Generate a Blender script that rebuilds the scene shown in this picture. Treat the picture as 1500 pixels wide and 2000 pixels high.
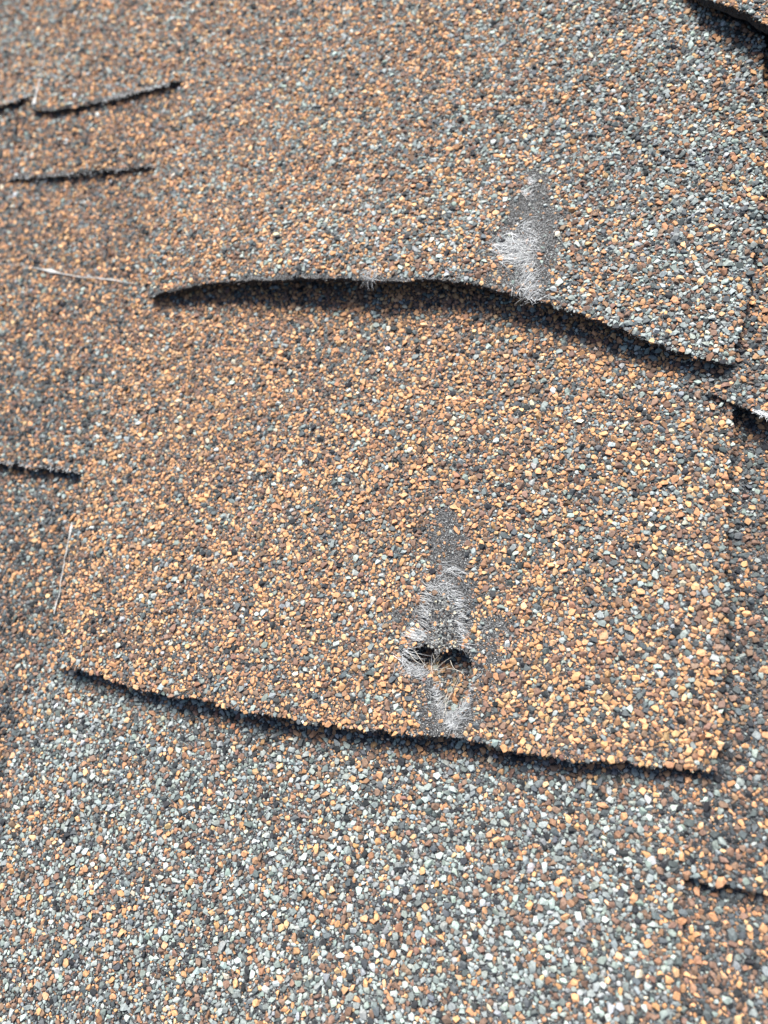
import bpy, math
import numpy as np
from mathutils import Matrix, Vector

for o in list(bpy.data.objects):
    bpy.data.objects.remove(o)
scene = bpy.context.scene
COL = scene.collection
rng = np.random.default_rng(11)

# ------------------------------------------------------------------ camera
# The roof slope has its own axes: X along the courses, Y up the slope, Z out of it (metres).
PITCH = math.radians(22)
ROOF = Matrix.Translation((0, 0, 0.4)) @ Matrix.Rotation(PITCH, 4, 'X')
W, H, FPX = 1500.0, 2000.0, 1440.0
DIST = 0.245
ax = np.array([4550.0, -350.0, 1440.0]); ax /= np.linalg.norm(ax)      # roof X seen from the camera
ay = np.array([680.0, 5656.0, -1440.0]); ay -= ax * (ay @ ax); ay /= np.linalg.norm(ay)
az = np.cross(ax, ay)
R = np.stack([ax, ay, az], 1)            # roof -> camera
RT = R.T                                 # camera -> roof
CAM = RT @ np.array([0, 0, DIST])        # camera position on roof axes; it looks at the roof origin

cam = bpy.data.cameras.new('camera')
cam_o = bpy.data.objects.new('camera', cam)
COL.objects.link(cam_o)
m = Matrix.Identity(4)
for i in range(3):
    for j in range(3):
        m[i][j] = RT[i][j]
    m[i][3] = CAM[i]
cam_o.matrix_world = ROOF @ m
cam.sensor_fit = 'VERTICAL'
cam.sensor_height = 36.0
cam.sensor_width = 27.0
cam.lens = FPX / H * 36.0
cam.clip_start = 0.005
cam.clip_end = 100
cam.dof.use_dof = True
cam.dof.focus_distance = 0.223
cam.dof.aperture_fstop = 8.0
scene.camera = cam_o

# ------------------------------------------------------------------ light: bright overcast, the brightest sky up the slope
SUN_DIR = Vector((-0.14, 0.66, 0.74)).normalized()      # towards the light, on roof axes
sd = (ROOF.to_3x3() @ SUN_DIR).normalized()
world = bpy.data.worlds.new('World'); scene.world = world; world.use_nodes = True
nt = world.node_tree; nt.nodes.clear()
sky = nt.nodes.new('ShaderNodeTexSky'); sky.sky_type = 'NISHITA'; sky.sun_disc = False
sky.sun_elevation = math.asin(sd.z); sky.sun_rotation = math.atan2(sd.x, sd.y)
sky.dust_density = 3.0
bg = nt.nodes.new('ShaderNodeBackground'); bg.inputs['Strength'].default_value = 0.065
wo = nt.nodes.new('ShaderNodeOutputWorld')
nt.links.new(sky.outputs[0], bg.inputs['Color']); nt.links.new(bg.outputs[0], wo.inputs['Surface'])
sun = bpy.data.lights.new('sun', 'SUN'); sun.energy = 3.6; sun.angle = math.radians(30); sun.color = (1.0, 0.96, 0.875)
sun_o = bpy.data.objects.new('sun', sun); COL.objects.link(sun_o)
sun_o.rotation_euler = sd.to_track_quat('Z', 'Y').to_euler()
sun_o.location = (0, 0, 3)
vs = scene.view_settings
vs.view_transform = 'Standard'; vs.look = 'None'; vs.exposure = 1.24; vs.gamma = 1.0; vs.use_curve_mapping = False

# ------------------------------------------------------------------ helpers
MM = 0.001

def unproj(px, py, z):
    """photo pixel -> point on the roof at height z (metres)"""
    px = np.asarray(px, float); py = np.asarray(py, float); z = np.asarray(z, float)
    d = np.stack([(px - W / 2) / FPX, -(py - H / 2) / FPX, -np.ones_like(px)], -1) @ RT.T
    k = (z - CAM[2]) / d[..., 2]
    return CAM[0] + d[..., 0] * k, CAM[1] + d[..., 1] * k

def proj(x, y, z):
    q = (np.stack([x, y, z], -1) - CAM) @ R.T
    return W / 2 + FPX * q[..., 0] / -q[..., 2], H / 2 - FPX * q[..., 1] / -q[..., 2]

_T = rng.random((256, 256))
def noise(x, y, seed=0):
    """smooth value noise, 0..1"""
    x = np.asarray(x) + 17.31 * seed; y = np.asarray(y) + 5.77 * seed
    xi = np.floor(x).astype(int); yi = np.floor(y).astype(int)
    fx = x - xi; fy = y - yi
    fx = fx * fx * (3 - 2 * fx); fy = fy * fy * (3 - 2 * fy)
    a = _T[xi & 255, yi & 255]; b = _T[(xi + 1) & 255, yi & 255]
    c = _T[xi & 255, (yi + 1) & 255]; d = _T[(xi + 1) & 255, (yi + 1) & 255]
    return (a * (1 - fx) + b * fx) * (1 - fy) + (c * (1 - fx) + d * fx) * fy

def smooth(a, b, v):
    u = np.clip((v - a) / (b - a), 0, 1)
    return u * u * (3 - 2 * u)

def dense(pts, n=400):
    """Catmull-Rom through pts, resampled evenly"""
    p = np.asarray(pts, float)
    if len(p) > 2:
        e = np.vstack([2 * p[0] - p[1], p, 2 * p[-1] - p[-2]])
        out = []
        t = np.linspace(0, 1, 24, endpoint=False)[:, None]
        for i in range(1, len(e) - 2):
            a, b, c, d = e[i - 1], e[i], e[i + 1], e[i + 2]
            out.append(0.5 * (2 * b + (c - a) * t + (2 * a - 5 * b + 4 * c - d) * t ** 2 + (3 * b - a - 3 * c + d) * t ** 3))
        p = np.vstack(out + [p[-1:]])
    s = np.r_[0, np.cumsum(np.hypot(*np.diff(p[:, :2], axis=0).T))]
    u = np.linspace(0, s[-1], n)
    return np.stack([np.interp(u, s, p[:, k]) for k in range(p.shape[1])], 1)

def inside(poly, x, y):
    r = np.zeros(np.shape(x), bool); j = len(poly) - 1
    for i in range(len(poly)):
        xi, yi = poly[i]; xj, yj = poly[j]
        if yi != yj:
            c = ((yi > y) != (yj > y)) & (x < (xj - xi) * (y - yi) / (yj - yi) + xi)
            r ^= c
        j = i
    return r

def seg_dist(line, x, y):
    best = np.full(np.shape(x), 1e9)
    for (x0, y0), (x1, y1) in zip(line[:-1], line[1:]):
        L = (x1 - x0) ** 2 + (y1 - y0) ** 2
        u = np.clip(((x - x0) * (x1 - x0) + (y - y0) * (y1 - y0)) / L, 0, 1)
        best = np.minimum(best, np.hypot(x - x0 - u * (x1 - x0), y - y0 - u * (y1 - y0)))
    return best

def make_mesh(name, verts, faces, k, colors=None, flat=True):
    """faces: (n, k) array of vertex numbers"""
    me = bpy.data.meshes.new(name)
    n = len(faces)
    me.vertices.add(len(verts)); me.vertices.foreach_set('co', np.ascontiguousarray(verts, np.float32).ravel())
    me.loops.add(n * k); me.loops.foreach_set('vertex_index', np.ascontiguousarray(faces, np.int32).ravel())
    me.polygons.add(n); me.polygons.foreach_set('loop_start', np.arange(0, n * k, k, dtype=np.int32))
    me.update(calc_edges=True)
    if flat:
        a = me.attributes.new('sharp_face', 'BOOLEAN', 'FACE')
        a.data.foreach_set('value', np.ones(n, bool))
    if colors is not None:
        a = me.color_attributes.new('tint', 'FLOAT_COLOR', 'POINT')
        a.data.foreach_set('color', np.c_[colors, np.ones(len(colors))].astype(np.float32).ravel())
    return me

def link(name, me, mat, parent=None, kind=None, label=None):
    o = bpy.data.objects.new(name, me); COL.objects.link(o)
    if mat is not None and not me.materials:
        me.materials.append(mat)
    o.parent = parent
    if kind: o['kind'] = kind
    if label: o['label'] = label
    return o

# ------------------------------------------------------------------ materials
def new_mat(name):
    mt = bpy.data.materials.new(name); mt.use_nodes = True
    n = mt.node_tree.nodes; b = n['Principled BSDF']
    return mt, mt.node_tree, b

def granule_mat(name, per_object):
    mt, t, b = new_mat(name)
    if per_object:
        src = t.nodes.new('ShaderNodeObjectInfo'); col = src.outputs['Color']
    else:
        src = t.nodes.new('ShaderNodeAttribute'); src.attribute_name = 'tint'; col = src.outputs['Color']
    geo = t.nodes.new('ShaderNodeNewGeometry')
    nz = t.nodes.new('ShaderNodeTexNoise'); nz.inputs['Scale'].default_value = 1900; nz.inputs['Detail'].default_value = 3
    t.links.new(geo.outputs['Position'], nz.inputs['Vector'])
    mr = t.nodes.new('ShaderNodeMapRange')
    mr.inputs['From Min'].default_value = 0.3; mr.inputs['From Max'].default_value = 0.7
    mr.inputs['To Min'].default_value = 0.72; mr.inputs['To Max'].default_value = 1.22
    t.links.new(nz.outputs['Fac'], mr.inputs['Value'])
    mx = t.nodes.new('ShaderNodeMix'); mx.data_type = 'RGBA'; mx.blend_type = 'MULTIPLY'; mx.inputs['Factor'].default_value = 1
    t.links.new(col, mx.inputs['A']); t.links.new(mr.outputs['Result'], mx.inputs['B'])
    t.links.new(mx.outputs['Result'], b.inputs['Base Color'])
    bp = t.nodes.new('ShaderNodeBump'); bp.inputs['Strength'].default_value = 0.35; bp.inputs['Distance'].default_value = 0.00015
    t.links.new(nz.outputs['Fac'], bp.inputs['Height']); t.links.new(bp.outputs['Normal'], b.inputs['Normal'])
    b.inputs['Roughness'].default_value = 0.8
    b.inputs['Specular IOR Level'].default_value = 0.25
    return mt

def asphalt_mat(name, hi):
    mt, t, b = new_mat(name)
    geo = t.nodes.new('ShaderNodeNewGeometry')
    v = t.nodes.new('ShaderNodeTexVoronoi'); v.inputs['Scale'].default_value = 3200
    nz = t.nodes.new('ShaderNodeTexNoise'); nz.inputs['Scale'].default_value = 900; nz.inputs['Detail'].default_value = 5
    t.links.new(geo.outputs['Position'], v.inputs['Vector']); t.links.new(geo.outputs['Position'], nz.inputs['Vector'])
    sep = t.nodes.new('ShaderNodeSeparateColor'); t.links.new(v.outputs['Color'], sep.inputs['Color'])
    cr = t.nodes.new('ShaderNodeValToRGB')
    cr.color_ramp.elements[0].position = 0.55; cr.color_ramp.elements[0].color = (0.013, 0.014, 0.017, 1)
    cr.color_ramp.elements[1].position = 0.98; cr.color_ramp.elements[1].color = (hi, hi * 1.02, hi * 1.07, 1)  # pale cells: mineral fines, with gloss sparkle painted into the colour
    t.links.new(sep.outputs[0], cr.inputs['Fac']); t.links.new(cr.outputs['Color'], b.inputs['Base Color'])
    bp = t.nodes.new('ShaderNodeBump'); bp.inputs['Strength'].default_value = 0.9; bp.inputs['Distance'].default_value = 0.0004
    t.links.new(nz.outputs['Fac'], bp.inputs['Height'])
    bp2 = t.nodes.new('ShaderNodeBump'); bp2.inputs['Strength'].default_value = 0.8; bp2.inputs['Distance'].default_value = 0.0002
    t.links.new(v.outputs['Distance'], bp2.inputs['Height']); t.links.new(bp.outputs['Normal'], bp2.inputs['Normal'])
    t.links.new(bp2.outputs['Normal'], b.inputs['Normal'])
    b.inputs['Roughness'].default_value = 0.42
    return mt

def plain_mat(name, col, rough, sheen=0.0):
    mt, t, b = new_mat(name)
    geo = t.nodes.new('ShaderNodeNewGeometry')
    nz = t.nodes.new('ShaderNodeTexNoise'); nz.inputs['Scale'].default_value = 300
    t.links.new(geo.outputs['Position'], nz.inputs['Vector'])
    cr = t.nodes.new('ShaderNodeValToRGB')
    cr.color_ramp.elements[0].position = 0.3; cr.color_ramp.elements[0].color = tuple(c * 0.72 for c in col) + (1,)
    cr.color_ramp.elements[1].position = 0.7; cr.color_ramp.elements[1].color = tuple(col) + (1,)
    t.links.new(nz.outputs['Fac'], cr.inputs['Fac']); t.links.new(cr.outputs['Color'], b.inputs['Base Color'])
    b.inputs['Roughness'].default_value = rough
    return mt

M_ASPH = asphalt_mat('asphalt', .15)
M_EDGE = asphalt_mat('cut_edge', .03)
M_EDGE.node_tree.nodes['Principled BSDF'].inputs['Roughness'].default_value = 0.75
M_GRAN = granule_mat('granules', False)
M_GRAN1 = granule_mat('single_granule', True)
M_FIB = granule_mat('glass_fibre', False); M_FIB.node_tree.nodes['Principled BSDF'].inputs['Roughness'].default_value = 0.4
M_THREAD = plain_mat('web_thread', (0.55, 0.55, 0.54), 0.7)
M_FELT = plain_mat('felt', (0.03, 0.03, 0.032), 0.9)

# ------------------------------------------------------------------ granule shapes: angular stone chips
def hull(v):
    """triangles of the convex hull of a few points, all of which lie on it; None if one does not"""
    n = len(v); f = []
    for i in range(n):
        for j in range(i + 1, n):
            for k in range(j + 1, n):
                c = np.cross(v[j] - v[i], v[k] - v[i]); d = (v - v[i]) @ c
                d[[i, j, k]] = 0
                if (d <= 1e-9).all(): f.append((i, j, k))
                elif (d >= -1e-9).all(): f.append((i, k, j))
    return np.array(f) if len(f) == 2 * n - 4 and len(set(np.ravel(f))) == n else None

def chips(n, k, apart):
    """n angular chips of k corners: (verts, faces)"""
    out = []
    while len(out) < n:
        p = []
        while len(p) < k:
            q = rng.normal(size=3); q /= np.linalg.norm(q)
            if all(q @ w < math.cos(apart) for w in p): p.append(q)
        v = np.array(p) * rng.uniform(.88, 1.12, (k, 1))
        f = hull(v)
        if f is None: continue
        v = v * np.array([rng.uniform(1.0, 1.42), rng.uniform(0.78, 1.05), rng.uniform(0.5, 0.75)])
        v[:, 2] = np.minimum(v[:, 2], .52)
        out.append((v, f))
    return np.array([a for a, _ in out]), np.array([b for _, b in out])
CHIP_I = chips(90, 9, .76)
CHIP_M = chips(60, 7, .85)
CHIP_O = chips(40, 5, .9)

PAL = {
    'orange': (0.515, 0.284, 0.149), 'tan': (0.57, 0.363, 0.207), 'brown': (0.203, 0.131, 0.098), 'rust': (0.295, 0.169, 0.107),
    'grey': (0.245, 0.283, 0.280), 'pale': (0.36, 0.406, 0.393), 'slate': (0.096, 0.112, 0.119), 'dark': (0.032, 0.036, 0.041), 'cream': (0.58, 0.54, 0.42),
}
PN = list(PAL); PC = np.array([PAL[k] for k in PN])
def mixw(**k):
    w = np.array([k.get(n, 0.0) for n in PN]); return w / w.sum()
MIX_ORANGE = mixw(orange=.34, tan=.12, brown=.23, rust=.09, grey=.07, pale=.03, slate=.08, dark=.04, cream=.01)
MIX_HALF = mixw(orange=.21, tan=.06, brown=.18, rust=.06, grey=.20, pale=.09, slate=.13, dark=.06, cream=.01)
MIX_GREY = mixw(orange=.08, tan=.03, brown=.16, rust=.05, grey=.34, pale=.17, slate=.12, dark=.05, cream=.01)
MIX_DUSK = mixw(orange=.15, tan=.03, brown=.23, rust=.05, grey=.11, pale=.02, slate=.26, dark=.15)

def pick_colors(wts):
    """wts (n, 9) -> n colours with a natural spread"""
    c = np.cumsum(wts, 1); u = rng.random(len(wts))[:, None] * c[:, -1:]
    k = (u > c).sum(1)
    col = PC[k] * np.exp(rng.normal(0, 0.16, (len(k), 1))) * np.exp(rng.normal(0, 0.03, (len(k), 3)))
    return np.clip(col, 0.01, 0.85)

# ------------------------------------------------------------------ the roof and its shingles
roof = bpy.data.objects.new('roof', None); COL.objects.link(roof)
roof.matrix_world = ROOF
roof.empty_display_size = 0.05
roof['label'] = 'weathered asphalt shingle roof slope with orange, brown and grey mineral granules and curled torn tabs'
roof['category'] = 'roof'
roof['kind'] = 'thing'

class Ply:
    """one sheet of shingle: a patch between four edge curves given as photo points, each with a height in mm"""
    def __init__(self, name, label, bottom, top, left, right, zb, zt, curl=None, tau=0.3, thick=3.0, mix=None, bare=None, dent=None, hole=None, bump=0.5, grid=(200, 140), rag=0.35, seed=0):
        self.name, self.label, self.thick, self.mix, self.bare, self.dent, self.hole = name, label, thick * MM, mix, bare, dent, hole
        self.zb, self.zt, self.tau, self.bump, self.seed = zb * MM, zt * MM, tau, bump * MM, seed
        self.grid = grid if hole is not None else (int(grid[0] * .9), int(grid[1] * .45))
        b = dense(bottom); self.curl = np.zeros(400)
        if curl is not None:
            cx = np.array(curl, float)
            self.curl = dense_curl(cx, b[:, 0]) * MM
        self.B = np.stack(unproj(b[:, 0], b[:, 1], self.zb + self.curl), 1)
        t = dense(top); self.T = np.stack(unproj(t[:, 0], t[:, 1], self.zt), 1)
        def side(pts):
            p = dense(pts); u = np.linspace(0, 1, 400)
            return np.stack(unproj(p[:, 0], p[:, 1], self.zb * (1 - u) + self.zt * u), 1)
        self.L, self.Rr = side(left), side(right)
        # pin the corners
        u = np.linspace(0, 1, 400)[:, None]
        self.L += (self.B[0] - self.L[0]) * (1 - u) + (self.T[0] - self.L[-1]) * u
        self.Rr += (self.B[-1] - self.Rr[0]) * (1 - u) + (self.T[-1] - self.Rr[-1]) * u
        # ragged cut edges
        k = np.arange(400.0)
        L = np.hypot(*np.diff(self.B, axis=0).T).sum() / MM
        self.B[:, 1] += rag * MM * ((noise(k * L / 400 / 4.0, k * 0, seed) - .5) * 1.6 + (noise(k * L / 400 / 1.2, k * 0 + 3, seed) - .5) * 1.2)
        self.L[:, 0] += rag * MM * (noise(k / 6, k * 0 + 9, seed) - .5) * 2
        self.Rr[:, 0] += rag * MM * (noise(k / 6, k * 0 + 14, seed) - .5) * 2

    def ev(self, c, u):
        f = np.clip(u, 0, 1) * 399; i = np.minimum(f.astype(int), 398); f = f - i
        if c.ndim == 1:
            return c[i] * (1 - f) + c[i + 1] * f
        return c[i] * (1 - f)[..., None] + c[i + 1] * f[..., None]

    def xy(self, s, t):
        S, T_ = s[..., None], t[..., None]
        B, T, L, Rr = self.ev(self.B, s), self.ev(self.T, s), self.ev(self.L, t), self.ev(self.Rr, t)
        bil = (1 - S) * (1 - T_) * self.B[0] + S * (1 - T_) * self.B[-1] + (1 - S) * T_ * self.T[0] + S * T_ * self.T[-1]
        return (1 - T_) * B + T_ * T + (1 - S) * L + S * Rr - bil

    def z(self, s, t, p):
        x, y = p[..., 0], p[..., 1]
        z = self.zb * (1 - t) + self.zt * t + self.ev(self.curl, s) * np.exp(-(t / self.tau) ** 2)
        z = z + self.bump * ((noise(x / .022, y / .022, self.seed) - .5) * 2 + (noise(x / .006, y / .006, self.seed + 2) - .5) * .5)
        if self.dent is not None:
            z = z + self.dent(*proj(x, y, z)) * MM
        return z

    def surf(self, s, t):
        p = self.xy(s, t); return np.concatenate([p, self.z(s, t, p)[..., None]], -1)

    def inv(self, x, y):
        """roof x, y -> patch coordinates"""
        q = np.stack([x, y], -1); s = np.full(np.shape(x), .5); t = np.full(np.shape(x), .3); e = 1e-3
        for _ in range(14):
            p = self.xy(s, t); ds = (self.xy(s + e, t) - self.xy(s - e, t)) / (2 * e); dt = (self.xy(s, t + e) - self.xy(s, t - e)) / (2 * e)
            r = q - p; det = ds[..., 0] * dt[..., 1] - ds[..., 1] * dt[..., 0]; det = np.where(np.abs(det) < 1e-9, 1e-9, det)
            s = np.clip(s + np.clip((r[..., 0] * dt[..., 1] - r[..., 1] * dt[..., 0]) / det, -.25, .25), 0.002, .998)
            t = np.clip(t + np.clip((ds[..., 0] * r[..., 1] - ds[..., 1] * r[..., 0]) / det, -.25, .25), 0.002, .998)
        return s, t

    def at(self, px, py):
        """photo pixel -> point on this sheet"""
        px = np.asarray(px, float); py = np.asarray(py, float); z = np.full(px.shape, self.zb)
        for _ in range(4):
            x, y = unproj(px, py, z); s, t = self.inv(x, y); z = self.z(s, t, self.xy(s, t))
        return np.stack([x, y, z], -1)

    def height(self, x, y):
        s, t = self.inv(x, y); return self.z(s, t, self.xy(s, t))

    def build(self):
        nu, nv = self.grid
        s, t = np.meshgrid(np.linspace(0, 1, nu + 1), np.linspace(0, 1, nv + 1) ** 1.25, indexing='ij')
        top = self.surf(s, t)
        keep = np.ones((nu, nv), bool)
        if self.hole is not None:
            c = (top[:-1, :-1] + top[1:, :-1] + top[:-1, 1:] + top[1:, 1:]) / 4
            px, py = proj(c[..., 0], c[..., 1], c[..., 2])
            keep = ~inside(self.hole, px + 16 * (noise(px / 11, py / 11, 5) - .5) + 8 * (noise(px / 4, py / 4, 6) - .5), py + 20 * (noise(px / 11, py / 11, 8) - .5) + 8 * (noise(px / 4, py / 4, 9) - .5))
        bot = top.copy()
        bot[..., 2] -= self.thick * (0.85 + 0.3 * noise(top[..., 0] / .004, top[..., 1] / .004, self.seed))
        jit = 0.25 * MM * (noise(top[..., 0] / .0012, top[..., 1] / .0012, 4) - .5)
        bot[..., 1] += jit
        n = (nu + 1) * (nv + 1)
        V = np.vstack([top.reshape(-1, 3), bot.reshape(-1, 3)])
        I = np.arange(n).reshape(nu + 1, nv + 1)
        a, b, c, d = I[:-1, :-1], I[1:, :-1], I[1:, 1:], I[:-1, 1:]
        F = [np.stack([a, b, c, d], -1)[keep], np.stack([d, c, b, a], -1)[keep] + n]
        pad = np.pad(keep, 1)
        for nb, (p, q) in ((pad[1:-1, :-2], (a, b)), (pad[1:-1, 2:], (c, d)), (pad[:-2, 1:-1], (d, a)), (pad[2:, 1:-1], (b, c))):
            w = keep & ~nb
            F.append(np.stack([q[w], p[w], p[w] + n, q[w] + n], -1))
        nsheet = len(F[0]) + len(F[1]); F = np.vstack(F)
        used = np.zeros(len(V), bool); used[F.ravel()] = True
        new = np.cumsum(used) - 1
        me = make_mesh('shingle', V[used], new[F], 4); me.materials.append(M_ASPH); me.materials.append(M_EDGE)
        mi = np.zeros(len(F), np.int32); mi[len(F) - (len(F) - nsheet):] = 1; mi[keep.sum():] = 1
        me.polygons.foreach_set('material_index', mi)
        self.obj = link('shingle', me, None, roof, label=self.label)
        return self.obj

def dense_curl(c, xs):
    """lift (mm) along the lower edge, given at photo columns"""
    p = dense(np.c_[c[:, 0], c[:, 1]], 600); o = np.argsort(p[:, 0])
    return np.interp(xs, p[o, 0], p[o, 1])

# ---- worn places, in the photo's own measure, used only to decide where stones have come away
def bare_mid(px, py):
    axis = [(872, 1010), (885, 1090), (878, 1170), (872, 1260), (875, 1330), (872, 1410)]
    d = seg_dist(axis, px, py)
    w = 38 + 36 * smooth(1050, 1160, py) + 8 * np.sin(py / 23)
    b = 1.25 - d / w
    b = np.maximum(b, 1.2 - np.hypot((px - 812) / 48, (py - 1295) / 40))
    b = np.maximum(b, 1.15 - np.hypot((px - 955) / 55, (py - 1240) / 80))
    b = np.maximum(b, 0.75 - np.hypot((px - 775) / 60, (py - 1200) / 40))
    b = np.maximum(b, 0.85 - np.hypot((px - 990) / 50, (py - 1230) / 45))
    b = np.maximum(b, 0.6 - np.hypot((px - 880) / 80, (py - 1000) / 60))
    return b + 0.7 * (noise(px / 24, py / 24, 3) - .5) + .5 * (noise(px / 9, py / 9, 13) - .5)

def bare_up(px, py):
    axis = [(1048, 345), (1035, 400), (1030, 470), (1025, 540), (1030, 580)]
    d = seg_dist(axis, px, py)
    w = 36 + 50 * smooth(340, 470, py)
    b = 1.2 - d / w
    b = np.maximum(b, 1.1 - np.hypot((px - 990) / 45, (py - 490) / 45))
    lip = dense(A_LIP, 60)
    e = seg_dist([tuple(q) for q in lip[::3]], px, py)
    wl = 10 * smooth(1120, 980, px) + 2
    b = np.maximum(b, 1.0 - e / wl)
    b = np.maximum(b, 0.45 - np.hypot((px - 470) / 70, (py - 530) / 25))
    b = np.maximum(b, 0.85 - np.hypot((px - 905) / 50, (py - 520) / 45))
    b = np.maximum(b, 0.6 - np.hypot((px - 990) / 130, (py - 430) / 60))
    return b + 0.7 * (noise(px / 24, py / 24, 7) - .5) + .5 * (noise(px / 9, py / 9, 15) - .5)

def lip_bare(line, w):
    def f(px, py):
        return 1.0 - seg_dist(line, px, py) / w + 0.5 * (noise(px / 15, py / 15, 9) - .5)
    return f

def dent_mid(px, py):
    d = -1.3 * np.exp(-(((px - 872) / 40) ** 2 + ((py - 1235) / 70) ** 2))
    d = d - 1.2 * np.exp(-(((px - 872) / 35) ** 2 + ((py - 1350) / 60) ** 2))
    d = d + 0.9 * np.exp(-(((px - 812) / 40) ** 2 + ((py - 1318) / 18) ** 2))
    r = 0.35 * np.exp(-((py - 1193 - 0.1 * (330 - px)) / 5) ** 2) * np.exp(-((px - 330) / 45) ** 2)
    return d + 2.2 * r

def dent_up(px, py):
    return -1.3 * np.exp(-(((px - 1005) / 30) ** 2 + ((py - 480) / 35) ** 2)) - 0.7 * np.exp(-(((px - 1035) / 30) ** 2 + ((py - 400) / 60) ** 2))

def const(m):
    return lambda px, py: np.broadcast_to(m, np.shape(px) + (9,))
def blend(m0, m1, f):
    def g(px, py):
        k = np.clip(f(px, py), 0, 1)[..., None]
        return m0 * (1 - k) + m1 * k
    return g

A_LIP = [(288, 580), (330, 570), (400, 556), (480, 547), (560, 544), (640, 543), (720, 547), (790, 549), (850, 546), (915, 553), (1000, 573), (1100, 604), (1200, 641), (1300, 677), (1425, 714)]
M_LIP = [(98, 1286), (130, 1297), (190, 1311), (260, 1335), (350, 1357), (420, 1371), (470, 1384), (560, 1399), (640, 1414), (720, 1423), (800, 1429), (870, 1436), (940, 1450), (1000, 1464), (1080, 1475), (1160, 1483), (1240, 1490), (1320, 1496), (1400, 1502)]
HOLE = [(786, 1278), (800, 1267), (824, 1264), (846, 1268), (868, 1276), (890, 1268), (910, 1272), (922, 1294), (920, 1332), (911, 1358), (899, 1380), (886, 1394), (868, 1386), (854, 1362), (848, 1336), (842, 1318), (826, 1304), (804, 1296)]

plies = {}
def ply(key, *a, **k):
    plies[key] = Ply('shingle', *a, seed=len(plies) * 3 + 1, **k); return plies[key]

ply('low_left', 'dusky shingle strip beside the grey tab and below the pale thread',
    [(-420, 1800), (60, 1860), (140, 1870)], [(-420, 800), (60, 850), (190, 870)], [(-420, 1800), (-420, 800)], [(140, 1870), (190, 870)],
    3.2, 3.0, thick=2.5, mix=const(MIX_DUSK), grid=(90, 120))
ply('low_right', 'brown shingle strip at the foot of the slope beside the grey tab',
    [(1300, 2350), (1500, 2380), (1900, 2450)], [(1320, 1640), (1500, 1670), (1900, 1740)], [(1300, 2350), (1320, 1640)], [(1900, 2450), (1900, 1740)],
    5.0, 2.0, thick=2.5, mix=blend(MIX_DUSK, MIX_ORANGE, lambda x, y: .35 + 0 * x), grid=(90, 110))
ply('side_right', 'dusky brown and slate shingle strip beside the torn orange tab, its lower edge casting a thin shadow',
    [(1285, 1700), (1352, 1712), (1395, 1722), (1450, 1733), (1500, 1741), (1620, 1768), (1900, 1830)], [(1395, 730), (1500, 760), (1900, 870)], [(1285, 1700), (1340, 1300), (1395, 730)], [(1900, 1830), (1900, 870)],
    5.2, 2.4, thick=2.2, rag=.8, mix=const(MIX_DUSK), grid=(110, 160))
ply('low', 'grey granule shingle tab below the torn orange tab',
    [(-260, 2260), (500, 2330), (1316, 2420)], [(175, 1130), (700, 1190), (1350, 1280)], [(-260, 2260), (-40, 1760), (36, 1450), (85, 1300), (175, 1130)], [(1316, 2420), (1328, 1900), (1342, 1560), (1350, 1280)],
    9.6, 2.0, thick=2.6, mix=blend(MIX_GREY, MIX_HALF, lambda x, y: 0.9 * smooth(1560, 1440, y) * smooth(350, 800, x) + .10 + .5 * smooth(1200, 1320, x)), grid=(170, 140))
ply('upper_left_foot', 'long brown shingle strip beside the curled tab with a pale thread stretched across it',
    [(-300, 872), (0, 904), (60, 913), (110, 918), (162, 926), (200, 930)], [(-300, 310), (0, 300), (330, 270)], [(-300, 872), (-300, 310)], [(200, 930), (240, 760), (310, 560), (330, 270)],
    6.4, 4.4, curl=[(-300, .3), (0, .4), (110, .3), (200, 0)], tau=.2, thick=1.8, rag=.8, mix=blend(MIX_ORANGE, MIX_DUSK, lambda x, y: .5 + .4 * smooth(600, 780, y)), bare=lip_bare([(-300, 872), (0, 904), (60, 913), (110, 918), (162, 926)], 12), grid=(120, 120))
ply('upper_left_mid', 'narrow brown shingle strip between two dark slits',
    [(20, 351), (60, 348), (110, 344), (180, 337), (250, 330), (303, 325), (330, 322)], [(50, 140), (200, 125), (380, 105)], [(20, 351), (34, 260), (50, 140)], [(330, 322), (345, 230), (380, 105)],
    6.2, 4.7, curl=[(20, .3), (120, 1.0), (250, 1.0), (330, .4)], tau=.3, thick=1.4, rag=.9, mix=const(MIX_ORANGE * .45 + MIX_DUSK * .55), bare=lip_bare([(20, 351), (180, 337), (303, 325)], 10), grid=(110, 90))
ply('upper_left_edge', 'small dark shingle strip tucked below the frayed shingle end at the joint',
    [(-300, 330), (0, 352), (16, 352)], [(-300, 160), (0, 140), (46, 138)], [(-300, 330), (-300, 160)], [(16, 352), (30, 260), (46, 138)],
    5.9, 4.6, thick=2.2, mix=const(MIX_DUSK), grid=(70, 60))
ply('middle', 'torn orange granule shingle tab with a frayed hole showing glass fibres',
    M_LIP, [(330, 420), (800, 400), (1440, 560)], [(98, 1286), (128, 1130), (160, 930), (188, 830), (214, 720), (250, 640), (290, 570), (330, 420)],
    [(1400, 1502), (1413, 1350), (1417, 1200), (1420, 1000), (1428, 870), (1436, 790), (1438, 700), (1440, 560)],
    9.8, 6.4, curl=[(90, -1.0), (200, .2), (400, 1.5), (560, 1.3), (750, .6), (950, .3), (1150, -.2), (1400, -1.6)], tau=.16, thick=2.4, rag=.8,
    mix=blend(MIX_ORANGE, MIX_HALF, lambda x, y: .15 + .45 * smooth(900, 1350, x) * smooth(1500, 900, y) + .35 * (noise(x / 160, y / 160, 2) - .4)), bare=bare_mid, dent=dent_mid, hole=HOLE, bump=.5, grid=(400, 190))
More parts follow.
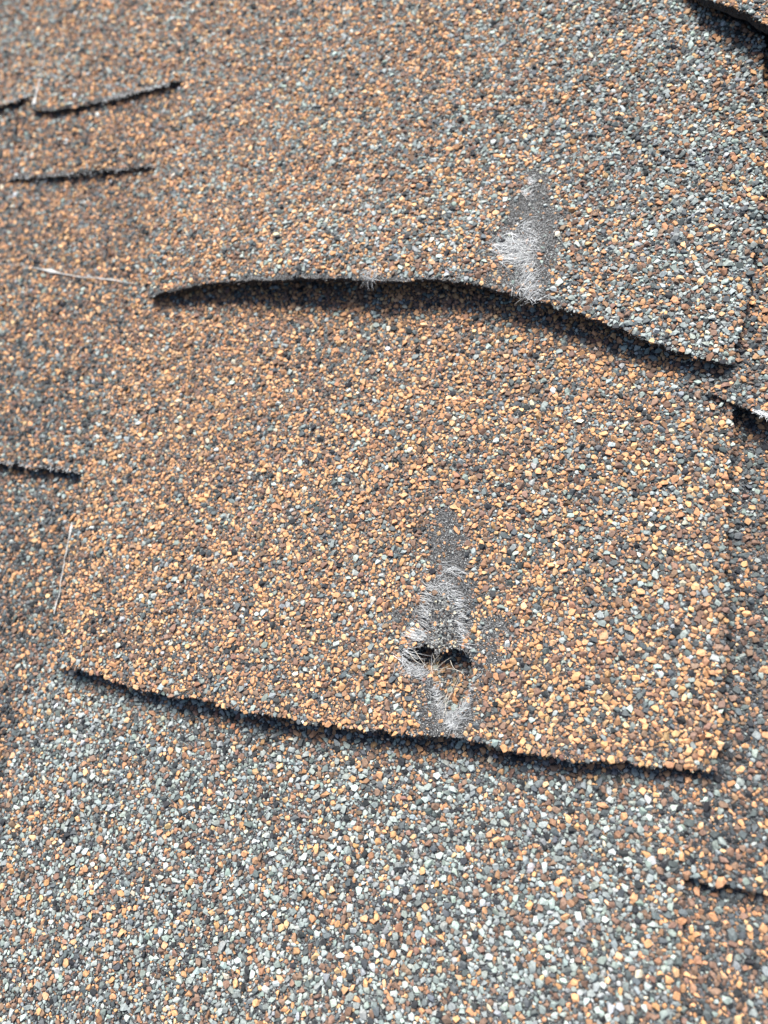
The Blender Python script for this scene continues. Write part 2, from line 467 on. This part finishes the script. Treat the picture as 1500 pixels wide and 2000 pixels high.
ply('upper_right', 'small slate shingle strip wedged beside the corner of the curled upper tab',
    [(1380, 770), (1440, 793), (1470, 803), (1500, 816), (1600, 850), (1900, 950)], [(1440, -150), (1560, -140), (1900, -100)], [(1380, 770), (1420, 700), (1445, 400), (1440, -150)], [(1900, 950), (1900, -100)],
    8.2, 4.5, curl=[(1380, .2), (1470, 1.0), (1560, 1.3), (1900, 1)], tau=.1, thick=2.0, rag=.9, mix=blend(MIX_HALF, MIX_DUSK, lambda x, y: .3 + .6 * smooth(600, 720, y)), grid=(110, 170))
ply('upper_left_joint', 'short shingle end with a frayed pale lower edge at the threaded joint',
    [(-300, 250), (0, 204), (30, 194), (64, 187)], [(-300, -260), (0, -280), (160, -300)], [(-300, 250), (-300, -260)], [(64, 187), (92, 120), (160, -300)],
    7.0, 6.2, curl=[(-300, .2), (20, .6), (64, .1)], tau=.1, thick=1.8, rag=1.0, mix=const(MIX_HALF), grid=(100, 110))
ply('upper_left', 'brown shingle tab with a pale thread down its joint and a ragged lower edge',
    [(58, 213), (120, 214), (180, 203), (240, 187), (300, 173), (358, 160), (420, 150)], [(153, -300), (300, -300), (520, -300)], [(58, 213), (86, 120), (153, -300)], [(420, 150), (450, 0), (520, -300)],
    7.2, 6.2, curl=[(58, .5), (180, .4), (260, .7), (358, .1), (420, 0)], tau=.12, thick=1.7, rag=1.1, mix=const(MIX_HALF * .8 + MIX_ORANGE * .2), bare=lip_bare([(66, 214), (120, 215), (180, 203), (240, 187), (300, 173), (358, 160)], 9), grid=(110, 110))
ply('upper', 'curled frayed upper shingle tab casting a dark shadow on the torn orange tab',
    A_LIP, [(440, -330), (900, -330), (1488, -330)], [(288, 580), (296, 450), (303, 325), (326, 245), (354, 162), (378, 50), (398, -60), (440, -330)],
    [(1425, 714), (1456, 600), (1478, 480), (1488, 380), (1490, 250), (1490, 100), (1488, -330)],
    10.2, 6.6, curl=[(280, 1.2), (360, 3.2), (480, 5.4), (600, 6.6), (760, 6.8), (900, 6.2), (1050, 5.2), (1200, 3.9), (1320, 2.2), (1425, .3)], tau=.20, thick=1.9, rag=.8,
    mix=blend(MIX_ORANGE, MIX_GREY, lambda x, y: .42 + .45 * smooth(800, 1420, x + .1 * y) + .3 * (noise(x / 150, y / 150, 4) - .5)), bare=bare_up, dent=dent_up, bump=.4, grid=(330, 220))
ply('top_right', 'shingle tab lifted over the corner of the curled upper tab, deep shadow below its edge',
    [(1310, -60), (1370, -10), (1420, 8), (1460, 25), (1510, 56), (1600, 110), (1900, 280)], [(1350, -420), (1500, -420), (1900, -400)], [(1310, -60), (1350, -420)], [(1900, 280), (1900, -400)],
    12.5, 9.5, curl=[(1310, .2), (1400, 4.0), (1500, 6.0), (1900, 4)], tau=.3, thick=2.8, mix=const(MIX_HALF), grid=(120, 80))

for p in plies.values():
    p.build()

# underlay below everything
u = np.array([(-.42, -.36), (.42, -.36), (.42, .52), (-.42, .52)])
uv = np.vstack([np.c_[u, np.full(4, -.0005)], np.c_[u, np.full(4, -.004)]])
link('underlay', make_mesh('underlay', uv, np.array([(0, 1, 2, 3), (7, 6, 5, 4), (0, 4, 5, 1), (1, 5, 6, 2), (2, 6, 7, 3), (3, 7, 4, 0)]), 4), M_FELT, roof)

# ------------------------------------------------------------------ stones
# (sheet, granule region in patch coordinates)
REG = {'low_left': (0, 1, 0, .97), 'low_right': (.0, 1, 0, .98), 'side_right': (.0, 1, 0, .98), 'low': (0, 1, 0, .985), 'upper_left_foot': (0, 1, 0, .96), 'upper_left_mid': (0, .98, 0, .8),
       'upper_left_edge': (0, 1, 0, .8), 'middle': (0, 1, 0, .93), 'upper_right': (0, 1, 0, 1), 'upper_left_joint': (0, 1, 0, 1), 'upper_left': (0, 1, 0, 1), 'upper': (0, 1, 0, 1), 'top_right': (0, 1, 0, 1)}
CELL = 0.14 * MM
CLASSES = [  # radius range mm, tries per mm2, how closely stones may crowd
    (0.86, 1.25, 0.16, .72), (0.58, 0.86, 1.5, .72), (0.38, 0.60, 4.5, .68), (0.22, 0.38, 6.0, .66)]
singles = []          # the largest stones, built one by one

COVER = {}
def cover_poly(P):
    k = np.linspace(0, 1, 30); lo_t = .10 if P is plies['upper'] else .06
    e = [P.xy(.02 + .96 * k, np.full(30, lo_t)), P.xy(np.full(30, .98), lo_t + (.995 - lo_t) * k), P.xy(.98 - .96 * k, np.full(30, .995)), P.xy(np.full(30, .02), .995 - (.995 - lo_t) * k)]
    return np.vstack(e)

ORDER = list(plies)
def covered(key, q, px, py):
    """stones buried well under a sheet above them"""
    c = np.zeros(len(q), bool)
    for k in ORDER[ORDER.index(key) + 1:]:
        if k not in COVER: continue
        w = inside(COVER[k], q[:, 0], q[:, 1])
        if k == 'middle': w &= ~((px > 750) & (px < 950) & (py > 1220) & (py < 1450))
        c |= w
    return c

def scatter(key):
    P = plies[key]; s0, s1, t0, t1 = REG[key]
    corners = P.xy(*[a.ravel() for a in np.meshgrid(np.linspace(0, 1, 40), np.linspace(0, 1, 40))])
    lo = corners.min(0) - .003; ext = corners.max(0) + .003 - lo
    nx, ny = int(ext[0] / CELL) + 1, int(ext[1] / CELL) + 1
    occ = bytearray(nx * ny)
    area = abs(np.hypot(*(P.B[-1] - P.B[0])) * np.hypot(*(P.L[-1] - P.L[0]))) / MM ** 2 * 1.15
    got = []
    for r0, r1, dens, crowd in CLASSES:
        n = int(area * dens)
        s = rng.uniform(s0, s1, n); t = rng.uniform(t0, t1, n)
        q = P.xy(s, t); z = P.zb * (1 - t) + P.zt * t + P.ev(P.curl, s) * np.exp(-(t / P.tau) ** 2)
        px, py = proj(q[:, 0], q[:, 1], z)
        ok = (px > -170) & (px < 1670) & (py > -190) & (py < 2170)
        if r1 < .6:
            ok &= (px > -60) & (px < 1560) & (py > -60) & (py < 2060)
        if P.bare is not None:
            bm = P.bare(px, py)
            ok &= rng.random(n) > np.clip((bm - 0.05) * 1.7, 0, .985)
        if P.hole is not None:
            ok &= ~inside(P.hole, px, py)
        ok &= ~covered(key, q, px, py)
        s, t, q = s[ok], t[ok], q[ok]
        r = rng.uniform(r0, r1, len(s)) * MM
        rr = r * crowd / CELL
        cx = (q[:, 0] - lo[0]) / CELL; cy = (q[:, 1] - lo[1]) / CELL
        offs = [(math.cos(a), math.sin(a)) for a in np.linspace(0, 2 * math.pi, 10, endpoint=False)]
        take = []
        for i, (x, y, k) in enumerate(zip(cx.tolist(), cy.tolist(), rr.tolist())):
            if occ[int(y) * nx + int(x)]:
                continue
            bad = False
            for ca, sa in offs:
                if occ[int(y + sa * k) * nx + int(x + ca * k)]:
                    bad = True; break
            if bad: continue
            y0 = int(y - k); y1 = int(y + k)
            for yy in range(y0, y1 + 1):
                h = k * k - (yy + .5 - y) ** 2
                if h > 0:
                    h = math.sqrt(h); a = int(x - h); b = int(x + h) + 1
                    occ[yy * nx + a: yy * nx + b] = b'\x01' * (b - a)
            take.append(i)
        if take:
            take = np.array(take)
            got.append(np.c_[s[take], t[take], r[take]])
    return np.vstack(got)

def rot_frames(n, tilt):
    yaw = rng.uniform(0, 2 * np.pi, n); a = rng.normal(0, tilt, n); b = rng.normal(0, tilt, n)
    cz, sz = np.cos(yaw), np.sin(yaw); Z = np.zeros(n); O = np.ones(n)
    Rz = np.stack([np.stack([cz, -sz, Z], -1), np.stack([sz, cz, Z], -1), np.stack([Z, Z, O], -1)], 1)
    ca, sa, cb, sb = np.cos(a), np.sin(a), np.cos(b), np.sin(b)
    Rx = np.stack([np.stack([O, Z, Z], -1), np.stack([Z, ca, -sa], -1), np.stack([Z, sa, ca], -1)], 1)
    Ry = np.stack([np.stack([cb, Z, sb], -1), np.stack([Z, O, Z], -1), np.stack([-sb, Z, cb], -1)], 1)
    return Rx @ Ry @ Rz

def align(P, s, t, p):
    """turn roof Z onto the sheet's own normal"""
    e = 2e-3
    ds = P.surf(np.clip(s + e, 0, 1), t) - P.surf(np.clip(s - e, 0, 1), t); dt = P.surf(s, np.clip(t + e, 0, 1)) - P.surf(s, np.clip(t - e, 0, 1))
    nrm = np.cross(ds, dt); nrm /= np.linalg.norm(nrm, axis=1)[:, None]
    nrm = np.where(nrm[:, 2:] < 0, -nrm, nrm)
    X = np.cross(np.array([0., 1, 0]), nrm); X /= np.linalg.norm(X, axis=1)[:, None]
    Y = np.cross(nrm, X)
    return np.stack([X, Y, nrm], -1), nrm

for k in ('low', 'upper_left_foot', 'upper_left_mid', 'middle', 'upper', 'upper_left', 'top_right'):
    COVER[k] = cover_poly(plies[k])
single_pool = []
for key, P in plies.items():
    g = scatter(key)
    s, t, r = g[:, 0], g[:, 1], g[:, 2]
    p = P.surf(s, t)
    A, nrm = align(P, s, t, p)
    n = len(r)
    fr = A @ rot_frames(n, 0.26)
    px, py = proj(p[:, 0], p[:, 1], p[:, 2])
    col = pick_colors(P.mix(px, py))
    lift = rng.uniform(0.0, 0.40, n) * r
    pos = p + nrm * lift[:, None]
    vis = (px > 20) & (px < 1480) & (py > 20) & (py < 1980)
    inview = np.where(vis & (r > .95 * MM), 1.0 / np.hypot((px - 800) / 700, (py - 1150) / 800).clip(.3), 0) * (P.name == 'shingle')
    cand = np.argsort(-(inview * r))[:160]
    single_pool += [(float(inview[i] * r[i]), key, pos[i], fr[i], float(r[i]), col[i]) for i in cand if inview[i] > 0 and key in ('low', 'middle', 'upper')]
    P.st = (pos, fr, r, col)
single_pool.sort(key=lambda a: -a[0])
single_pool = single_pool[:300]
picked = {}
for a in single_pool:
    picked.setdefault(a[1], []).append(a[2])

chip_me = [make_mesh('granule', CHIP_I[0][i] * MM, CHIP_I[1][i], 3) for i in range(16)]
for me in chip_me: me.materials.append(M_GRAN1)
for k, (_w, key, pos, fr, r, col) in enumerate(single_pool):
    o = bpy.data.objects.new('granule', chip_me[k % 16]); COL.objects.link(o)
    o.parent = plies[key].obj
    mm = Matrix([list(fr[i] * (r / MM)) + [pos[i]] for i in range(3)] + [[0, 0, 0, 1]])
    o.matrix_local = mm
    o.color = (*[float(c) for c in col], 1)

def weld(parts):
    """(verts (n,k,3), faces, colours) sets -> one mesh's arrays"""
    V, F, C, off = [], [], [], 0
    for v, f, c in parts:
        n, k, _ = v.shape
        if n == 0: continue
        V.append(v.reshape(-1, 3)); F.append((f + (np.arange(n) * k)[:, None, None]).reshape(-1, 3) + off)
        C.append(np.repeat(c, k, 0)); off += n * k
    return np.vstack(V), np.vstack(F), np.vstack(C)

NT = 0
for key, P in plies.items():
    pos, fr, r, col = P.st
    if key in picked:
        tk = np.array(picked[key]); drop = set()
        for q in tk:
            drop.add(int(np.argmin(((pos - q) ** 2).sum(1))))
        m_ = np.ones(len(pos), bool); m_[list(drop)] = False
        pos, fr, r, col = pos[m_], fr[m_], r[m_], col[m_]
    parts = []
    for sel, (lib, fcs) in ((r > .64 * MM, CHIP_I), ((r > .38 * MM) & (r <= .64 * MM), CHIP_M), (r <= .38 * MM, CHIP_O)):
        ci = rng.integers(0, len(lib), sel.sum()); v = lib[ci]; fc = fcs[ci]
        v = np.einsum('nij,nkj->nki', fr[sel], v) * r[sel][:, None, None] + pos[sel][:, None, :]
        parts.append((v, fc, col[sel]))
    # fines: specks in the gaps and on the bare asphalt
    area = abs(np.hypot(*(P.B[-1] - P.B[0])) * np.hypot(*(P.L[-1] - P.L[0]))) / MM ** 2
    n = int(area * 0.5)
    s = rng.random(n); t = rng.random(n)
    q = P.xy(s, t); px, py = proj(q[:, 0], q[:, 1], np.full(n, P.zb))
    ok = (px > -20) & (px < 1520) & (py > -20) & (py < 2020)
    ok &= ~covered(key, q, px, py)
    if P.bare is not None:
        n2 = n * 16
        s2 = rng.random(n2); t2 = rng.random(n2); q2 = P.surf(s2, t2); x2, y2 = proj(q2[:, 0], q2[:, 1], q2[:, 2])
        k2 = (P.bare(x2, y2) > .45) & (x2 > 0) & (x2 < 1500) & (y2 > 0) & (y2 < 2000)
        s = np.r_[s[ok], s2[k2]]; t = np.r_[t[ok], t2[k2]]
    else:
        s, t = s[ok], t[ok]
    p = P.surf(s, t)
    if P.hole is not None:
        hx, hy = proj(p[:, 0], p[:, 1], p[:, 2]); k3 = ~inside(P.hole, hx, hy); p = p[k3]
    n = len(p)
    fx, fy = proj(p[:, 0], p[:, 1], p[:, 2])
    fc = np.array([(0.27, .28, .285), (0.085, .09, .095), (0.02, .021, .023), (0.62, .63, .63), (.17, .12, .09)])[rng.choice(5, n, p=[.17, .33, .34, .10, .06])]  # pale greys also put the glossy asphalt's white glints into the colour
    ci = rng.integers(0, len(CHIP_O[0]), n)
    v = CHIP_O[0][ci] * (rng.uniform(.08, .22, n) * MM)[:, None, None] + (p + [0, 0, .00006])[:, None, :]
    parts.append((v, CHIP_O[1][ci], fc))
    if key == 'middle':       # broken asphalt and grit lying in the torn hollow
        nb = 420
        gx = 868 + rng.normal(0, 17, nb); gy = rng.uniform(1165, 1272, nb); gp = P.at(gx, gy)
        gc = np.array([(.30, .31, .30), (.10, .105, .11), (.03, .03, .033), (.52, .49, .38), (.2, .14, .1)])[rng.choice(5, nb, p=[.25, .30, .30, .07, .08])]
        ci = rng.integers(0, len(CHIP_I[0]), nb)
        v = np.einsum('nij,nkj->nki', rot_frames(nb, .7), CHIP_I[0][ci]) * (rng.uniform(.2, .62, nb) * MM)[:, None, None] + (gp + [0, 0, .00015])[:, None, :]
        kg = ~inside(P.hole, gx, gy)
        parts.append((v[kg], CHIP_I[1][ci][kg], gc[kg]))
    # crumbs of asphalt and stone along the torn lower edge and round the hole
    nb = int(np.hypot(*np.diff(P.B, axis=0).T).sum() / MM * 9)
    sb = rng.random(nb); tb = np.zeros(nb)
    e = P.surf(sb, tb); ex, ey = proj(e[:, 0], e[:, 1], e[:, 2]); kk = (ex > -40) & (ex < 1540) & (ey > -40) & (ey < 2040); e = e[kk]
    nb = len(e)
    if nb:
        e[:, 2] -= P.thick * rng.random(nb) ** 1.4 * .9
        e[:, 1] += rng.normal(0.05, .22, nb) * MM
        cc = np.where(rng.random(nb)[:, None] < .16, pick_colors(P.mix(ex[kk], ey[kk])), np.array([.03, .031, .035]) * np.exp(rng.normal(0, .7, (nb, 1))))
        ci = rng.integers(0, len(CHIP_O[0]), nb)
        v = np.einsum('nij,nkj->nki', rot_frames(nb, .9), CHIP_O[0][ci]) * (rng.uniform(.14, .46, nb) * MM)[:, None, None] + e[:, None, :]
        parts.append((v, CHIP_O[1][ci], np.clip(cc, .01, .8)))
    V, F, C = weld(parts)
    NT += len(F)
    link('granule_layer', make_mesh('granule_layer', V, F, 3, C), M_GRAN, P.obj, kind='stuff')

# ------------------------------------------------------------------ torn glass fibres
def fibre_mesh(lines, radii, cols):
    """lines: list of (k,3) arrays -> three-sided tapering strands"""
    V, F, C, off = [], [], [], 0
    for L, r, c in zip(lines, radii, cols):
        k = len(L); d = np.gradient(L, axis=0); d /= np.linalg.norm(d, axis=1)[:, None] + 1e-12
        a = np.cross(d, np.array([.3, .2, 1.0])); a /= np.linalg.norm(a, axis=1)[:, None] + 1e-12; b = np.cross(d, a)
        w = r * (1 - .65 * np.linspace(0, 1, k) ** 2)[:, None]
        ring = np.stack([L + w * (a * math.cos(g) + b * math.sin(g)) for g in (0, 2.094, 4.189)], 1)
        V.append(ring.reshape(-1, 3))
        i = np.arange(k - 1)[:, None] * 3
        for e in range(3):
            f = (e + 1) % 3
            q = np.hstack([i + e, i + f, i + 3 + f, i + 3 + e]) + off
            F.append(q)
        C.append(np.repeat(c[None], k * 3, 0)); off += k * 3
    return np.vstack(V), np.vstack(F), np.vstack(C)

def tuft(P, n, line, spread, length, ang, asd, lift, rad=(.04, .078), gold=0.0, sink=0.0):
    """strands rooted along a photo line, pointing at ang degrees (0 = along the course, 90 = up the slope)"""
    ln = dense(line, 50); k = rng.integers(0, 50, n)
    rx, ry = ln[k, 0] + rng.normal(0, spread, n), ln[k, 1] + rng.normal(0, spread, n)
    if P.hole is not None and not gold:      # nothing to root in inside the hole
        w = ~inside(P.hole, rx, ry); rx, ry = rx[w], ry[w]; n = len(rx)
    roots = P.at(rx, ry)
    a = np.radians(ang + rng.normal(0, asd, n)); L = rng.uniform(*length, n) * MM
    u = np.linspace(0, 1, 8)
    bend = rng.normal(0, .38, n)
    an = a[:, None] + bend[:, None] * u
    st = L[:, None] / 7
    x = roots[:, :1] + np.cumsum(np.cos(an) * st, 1) - np.cos(an[:, :1]) * st
    y = roots[:, 1:2] + np.cumsum(np.sin(an) * st, 1) - np.sin(an[:, :1]) * st
    base = P.height(x.ravel(), y.ravel()).reshape(x.shape)
    hgt = rng.uniform(.1, .75, n) * lift * MM
    arc = np.sin(u * np.pi * rng.uniform(.5, 1.0, n)[:, None])
    z = base + .00025 + hgt[:, None] * arc - sink * MM * u
    lines = list(np.stack([x, y, z], -1))
    c = np.array([.78, .80, .82]) * (rng.uniform(.6, 1.1, (n, 1)) if rad[1] > .05 else rng.uniform(.4, .9, (n, 1)))
    g = rng.random(n) < gold
    c[g] = np.array([.55, .43, .27]) * rng.uniform(.7, 1.1, (g.sum(), 1))
    return lines, list(rng.uniform(*rad, n) * MM), list(np.clip(c, 0, .9))

def strands(P, pts, lift, rad, col):
    """single long fibres between photo points"""
    out = ([], [], [])
    for (x0, y0), (x1, y1) in pts:
        e = P.at([x0, x1], [y0, y1]); u = np.linspace(0, 1, 10)[:, None]
        L = e[0] * (1 - u) + e[1] * u
        L[:, 2] += .0004 + (lift * MM) * np.sin(u[:, 0] * np.pi) * rng.uniform(.5, 1.3)
        L[:, :2] += np.sin(u * np.pi) * rng.normal(0, .0006, 2)
        out[0].append(L); out[1].append(rad * MM * rng.uniform(.8, 1.2)); out[2].append(np.array(col) * rng.uniform(.8, 1.1))
    return out

def fray(key, *sets):
    L, r, c = [], [], []
    for a in sets: L += a[0]; r += a[1]; c += a[2]
    V, F, C = fibre_mesh(L, r, c)
    link('glass_fibres', make_mesh('glass_fibres', V, F, 4, C, flat=False), M_FIB, plies[key].obj, kind='stuff')

Pm, Pu = plies['middle'], plies['upper']
fray('middle',
     tuft(Pm, 420, [(868, 1120), (862, 1170), (860, 1210), (850, 1250)], 15, (.8, 2.4), 170, 60, .2, rad=(.022, .042)),
     tuft(Pm, 260, [(890, 1150), (898, 1210), (908, 1270), (914, 1340)], 11, (.8, 2.4), 0, 50, .2, rad=(.022, .042)),
     tuft(Pm, 240, [(790, 1300), (815, 1316), (840, 1330)], 13, (.8, 2.6), 40, 50, .25, rad=(.022, .042)),
     tuft(Pm, 340, [(850, 1345), (856, 1380), (872, 1410), (890, 1404), (904, 1380)], 11, (.8, 2.6), 60, 50, .25, rad=(.022, .042)),
     tuft(Pm, 90, [(850, 1145), (838, 1185), (836, 1215), (826, 1245)], 4, (2, 4.5), 160, 14, .8),
     tuft(Pm, 60, [(836, 1238), (826, 1246), (815, 1252)], 4, (3, 6), 158, 14, 1.0),
     tuft(Pm, 110, [(875, 1150), (890, 1180), (893, 1215), (900, 1262)], 5, (1.5, 4), -8, 16, .7),
     tuft(Pm, 30, [(852, 1108), (880, 1110), (895, 1118)], 5, (2, 5), -8, 12, .5),
     tuft(Pm, 40, [(860, 1140), (878, 1165)], 9, (1, 3.5), 40, 60, .7),
     tuft(Pm, 60, [(782, 1306), (812, 1316), (836, 1324)], 7, (1.5, 3.8), 45, 30, .9),
     tuft(Pm, 22, [(776, 1280), (792, 1268)], 6, (4, 8), -22, 14, .8),
     tuft(Pm, 90, [(914, 1285), (916, 1320), (910, 1355), (900, 1380)], 4, (1, 3.2), 20, 50, .8),
     tuft(Pm, 80, [(846, 1335), (852, 1365), (866, 1392)], 5, (1.5, 4.5), 30, 30, .9),
     tuft(Pm, 60, [(886, 1402), (900, 1388), (908, 1372)], 5, (1.5, 4.5), 50, 30, .9),
     tuft(Pm, 70, [(872, 1402), (884, 1430)], 7, (1, 3.5), 60, 30, .6),
     tuft(Pm, 16, [(845, 1312), (850, 1318)], 4, (3, 6), 55, 45, 2.4, gold=.6),
     tuft(Pm, 50, [(940, 1210), (985, 1260)], 14, (.8, 2.0), 20, 90, .3, rad=(.03, .05)),
     strands(Pm, [((846, 1316), (858, 1280)), ((848, 1312), (882, 1284)), ((872, 1305), (908, 1322)), ((868, 1372), (904, 1308)), ((862, 1385), (886, 1340)), ((845, 1335), (905, 1345)), ((855, 1375), (872, 1352)), ((880, 1290), (912, 1312)), ((800, 1275), (838, 1302)), ((810, 1270), (845, 1320)), ((874, 1400), (876, 1345)), ((866, 1400), (898, 1318)), ((850, 1300), (846, 1276))], 1.0, .08, (.76, .70, .60)))
fray('upper',
     tuft(Pu, 420, [(975, 470), (1005, 495), (1025, 500)], 16, (.9, 3), 10, 60, .25, rad=(.022, .042)),
     tuft(Pu, 260, [(1035, 420), (1040, 470), (1030, 530)], 14, (.8, 2.4), 20, 60, .2, rad=(.022, .042)),
     tuft(Pu, 240, [(1020, 540), (1035, 575)], 12, (.8, 2.6), 50, 50, .2, rad=(.022, .042)),
     tuft(Pu, 90, [(962, 478), (985, 500), (1010, 508)], 9, (3, 7), 10, 28, 1.0),
     tuft(Pu, 70, [(985, 455), (1000, 470), (1012, 485)], 8, (2, 6), -30, 25, .9),
     tuft(Pu, 60, [(1010, 440), (1035, 460), (1040, 485)], 8, (1.5, 4), -25, 35, .6),
     tuft(Pu, 45, [(1028, 352), (1040, 360)], 4, (1, 2.6), 20, 50, .4), tuft(Pu, 45, [(1020, 376), (1034, 384)], 3, (1, 2.6), 10, 40, .3),
     tuft(Pu, 70, [(1024, 520), (1032, 560), (1040, 578)], 8, (2, 6), 58, 22, .8),
     tuft(Pu, 50, [(1008, 560), (1035, 575), (1050, 582)], 6, (1, 3.5), -45, 40, .6),
     tuft(Pu, 50, [(712, 541), (735, 540)], 5, (1.5, 4.5), 80, 50, .9), tuft(Pu, 12, [(716, 543), (730, 545)], 3, (2, 4), 260, 25, .3, sink=1.5),
     tuft(Pu, 40, [(380, 556), (600, 540), (860, 543), (980, 564)], 3, (.5, 1.8), 0, 60, .3, rad=(.03, .05)),
     strands(Pu, [((965, 478), (1030, 490)), ((975, 505), (1040, 500)), ((1000, 455), (1022, 500)), ((1010, 575), (1040, 535)), ((1022, 580), (1045, 545)), ((985, 460), (1015, 470)), ((995, 500), (1044, 492))], .9, .08, (.8, .82, .83)))
for key, line, n in (('upper_left', [(200, 198), (240, 187), (300, 172), (330, 166)], 110), ('upper_left_joint', [(-20, 208), (20, 197), (56, 188)], 90),
                     ('upper_left_mid', [(30, 348), (70, 347), (180, 337), (210, 333), (300, 326)], 90), ('upper_left_foot', [(-20, 900), (10, 904), (110, 917), (150, 923)], 60),
                     ('upper_right', [(1470, 803), (1500, 815)], 40)):
    fray(key, tuft(plies[key], n + 40, line, 2.5, (.4, 1.7), 0, 60, .3, rad=(.06, .12)))

# ------------------------------------------------------------------ pale threads lying on the roof
def thread(label, runs, blobs, seed):
    """runs: (sheet, photo points); one strand with thickened spots"""
    L = []
    for key, pts in runs:
        q = dense(pts, 26 * len(pts)); L.append(plies[key].at(q[:, 0], q[:, 1]))
    L = np.vstack(L); L[:, 2] += .0006
    k = np.arange(len(L)); L[:, 2] += .0003 * noise(k / 7.0, k * 0, seed)
    L[:, 0] += .0004 * (noise(k / 9.0, k * 0, seed + 1) - .5); L[:, 1] += .0004 * (noise(k / 9.0, k * 0, seed + 2) - .5)
    d = np.gradient(L, axis=0); d /= np.linalg.norm(d, axis=1)[:, None] + 1e-12
    a = np.cross(d, np.array([0, 0, 1.0])); a /= np.linalg.norm(a, axis=1)[:, None] + 1e-12; b = np.cross(d, a)
    x, y = proj(L[:, 0], L[:, 1], L[:, 2])
    w = .00006 + .00011 * noise(k / 5.0, k * 0, seed + 3) ** 2
    for bx, by, size, reach in blobs:
        w = w + size * MM * np.exp(-(np.hypot(x - bx, y - by) / reach) ** 2) * (.6 + .8 * noise(k / 2.0, k * 0, seed + 4))
    w[0] = w[-1] = .00004
    ns = 7
    V = np.stack([L + w[:, None] * (a * math.cos(g) * (1 + .3 * noise(k / 1.5, k * 0 + i, seed))[:, None] + b * math.sin(g) * .7) for i, g in enumerate(np.linspace(0, 2 * math.pi, ns, endpoint=False))], 1).reshape(-1, 3)
    i = np.arange(len(L) - 1)[:, None] * ns
    F = np.vstack([np.hstack([i + e, i + (e + 1) % ns, i + ns + (e + 1) % ns, i + ns + e]) for e in range(ns)])
    o = link('web_thread', make_mesh('web_thread', V, F, 4, flat=False), M_THREAD, None, label=label)
    o.matrix_world = ROOF
    o['category'] = 'thread'; o['group'] = 'pale threads caught on the shingles'

thread('pale thread running down the joint between two shingle ends, clumped at its foot', [('upper_left', [(92, 100), (86, 130), (78, 165), (72, 190), (69, 209)])], [(67, 208, 1.0, 12), (76, 175, .30, 28)], 1)
thread('pale thread stretched along the course with a bright clot beside the curled tab', [('upper_left_foot', [(-20, 516), (40, 520), (98, 531), (150, 541), (205, 547), (262, 555)])], [(98, 531, .7, 11), (210, 548, .25, 16), (130, 538, .12, 60)], 5)
thread('fine pale thread lying along the side edge of the torn orange tab', [('low_left', [(150, 1000), (141, 1035), (134, 1070), (126, 1110), (118, 1160), (108, 1200)])], [(141, 1028, .45, 18), (126, 1100, .10, 50), (112, 1185, .25, 14)], 9)
print('granule triangles', NT)
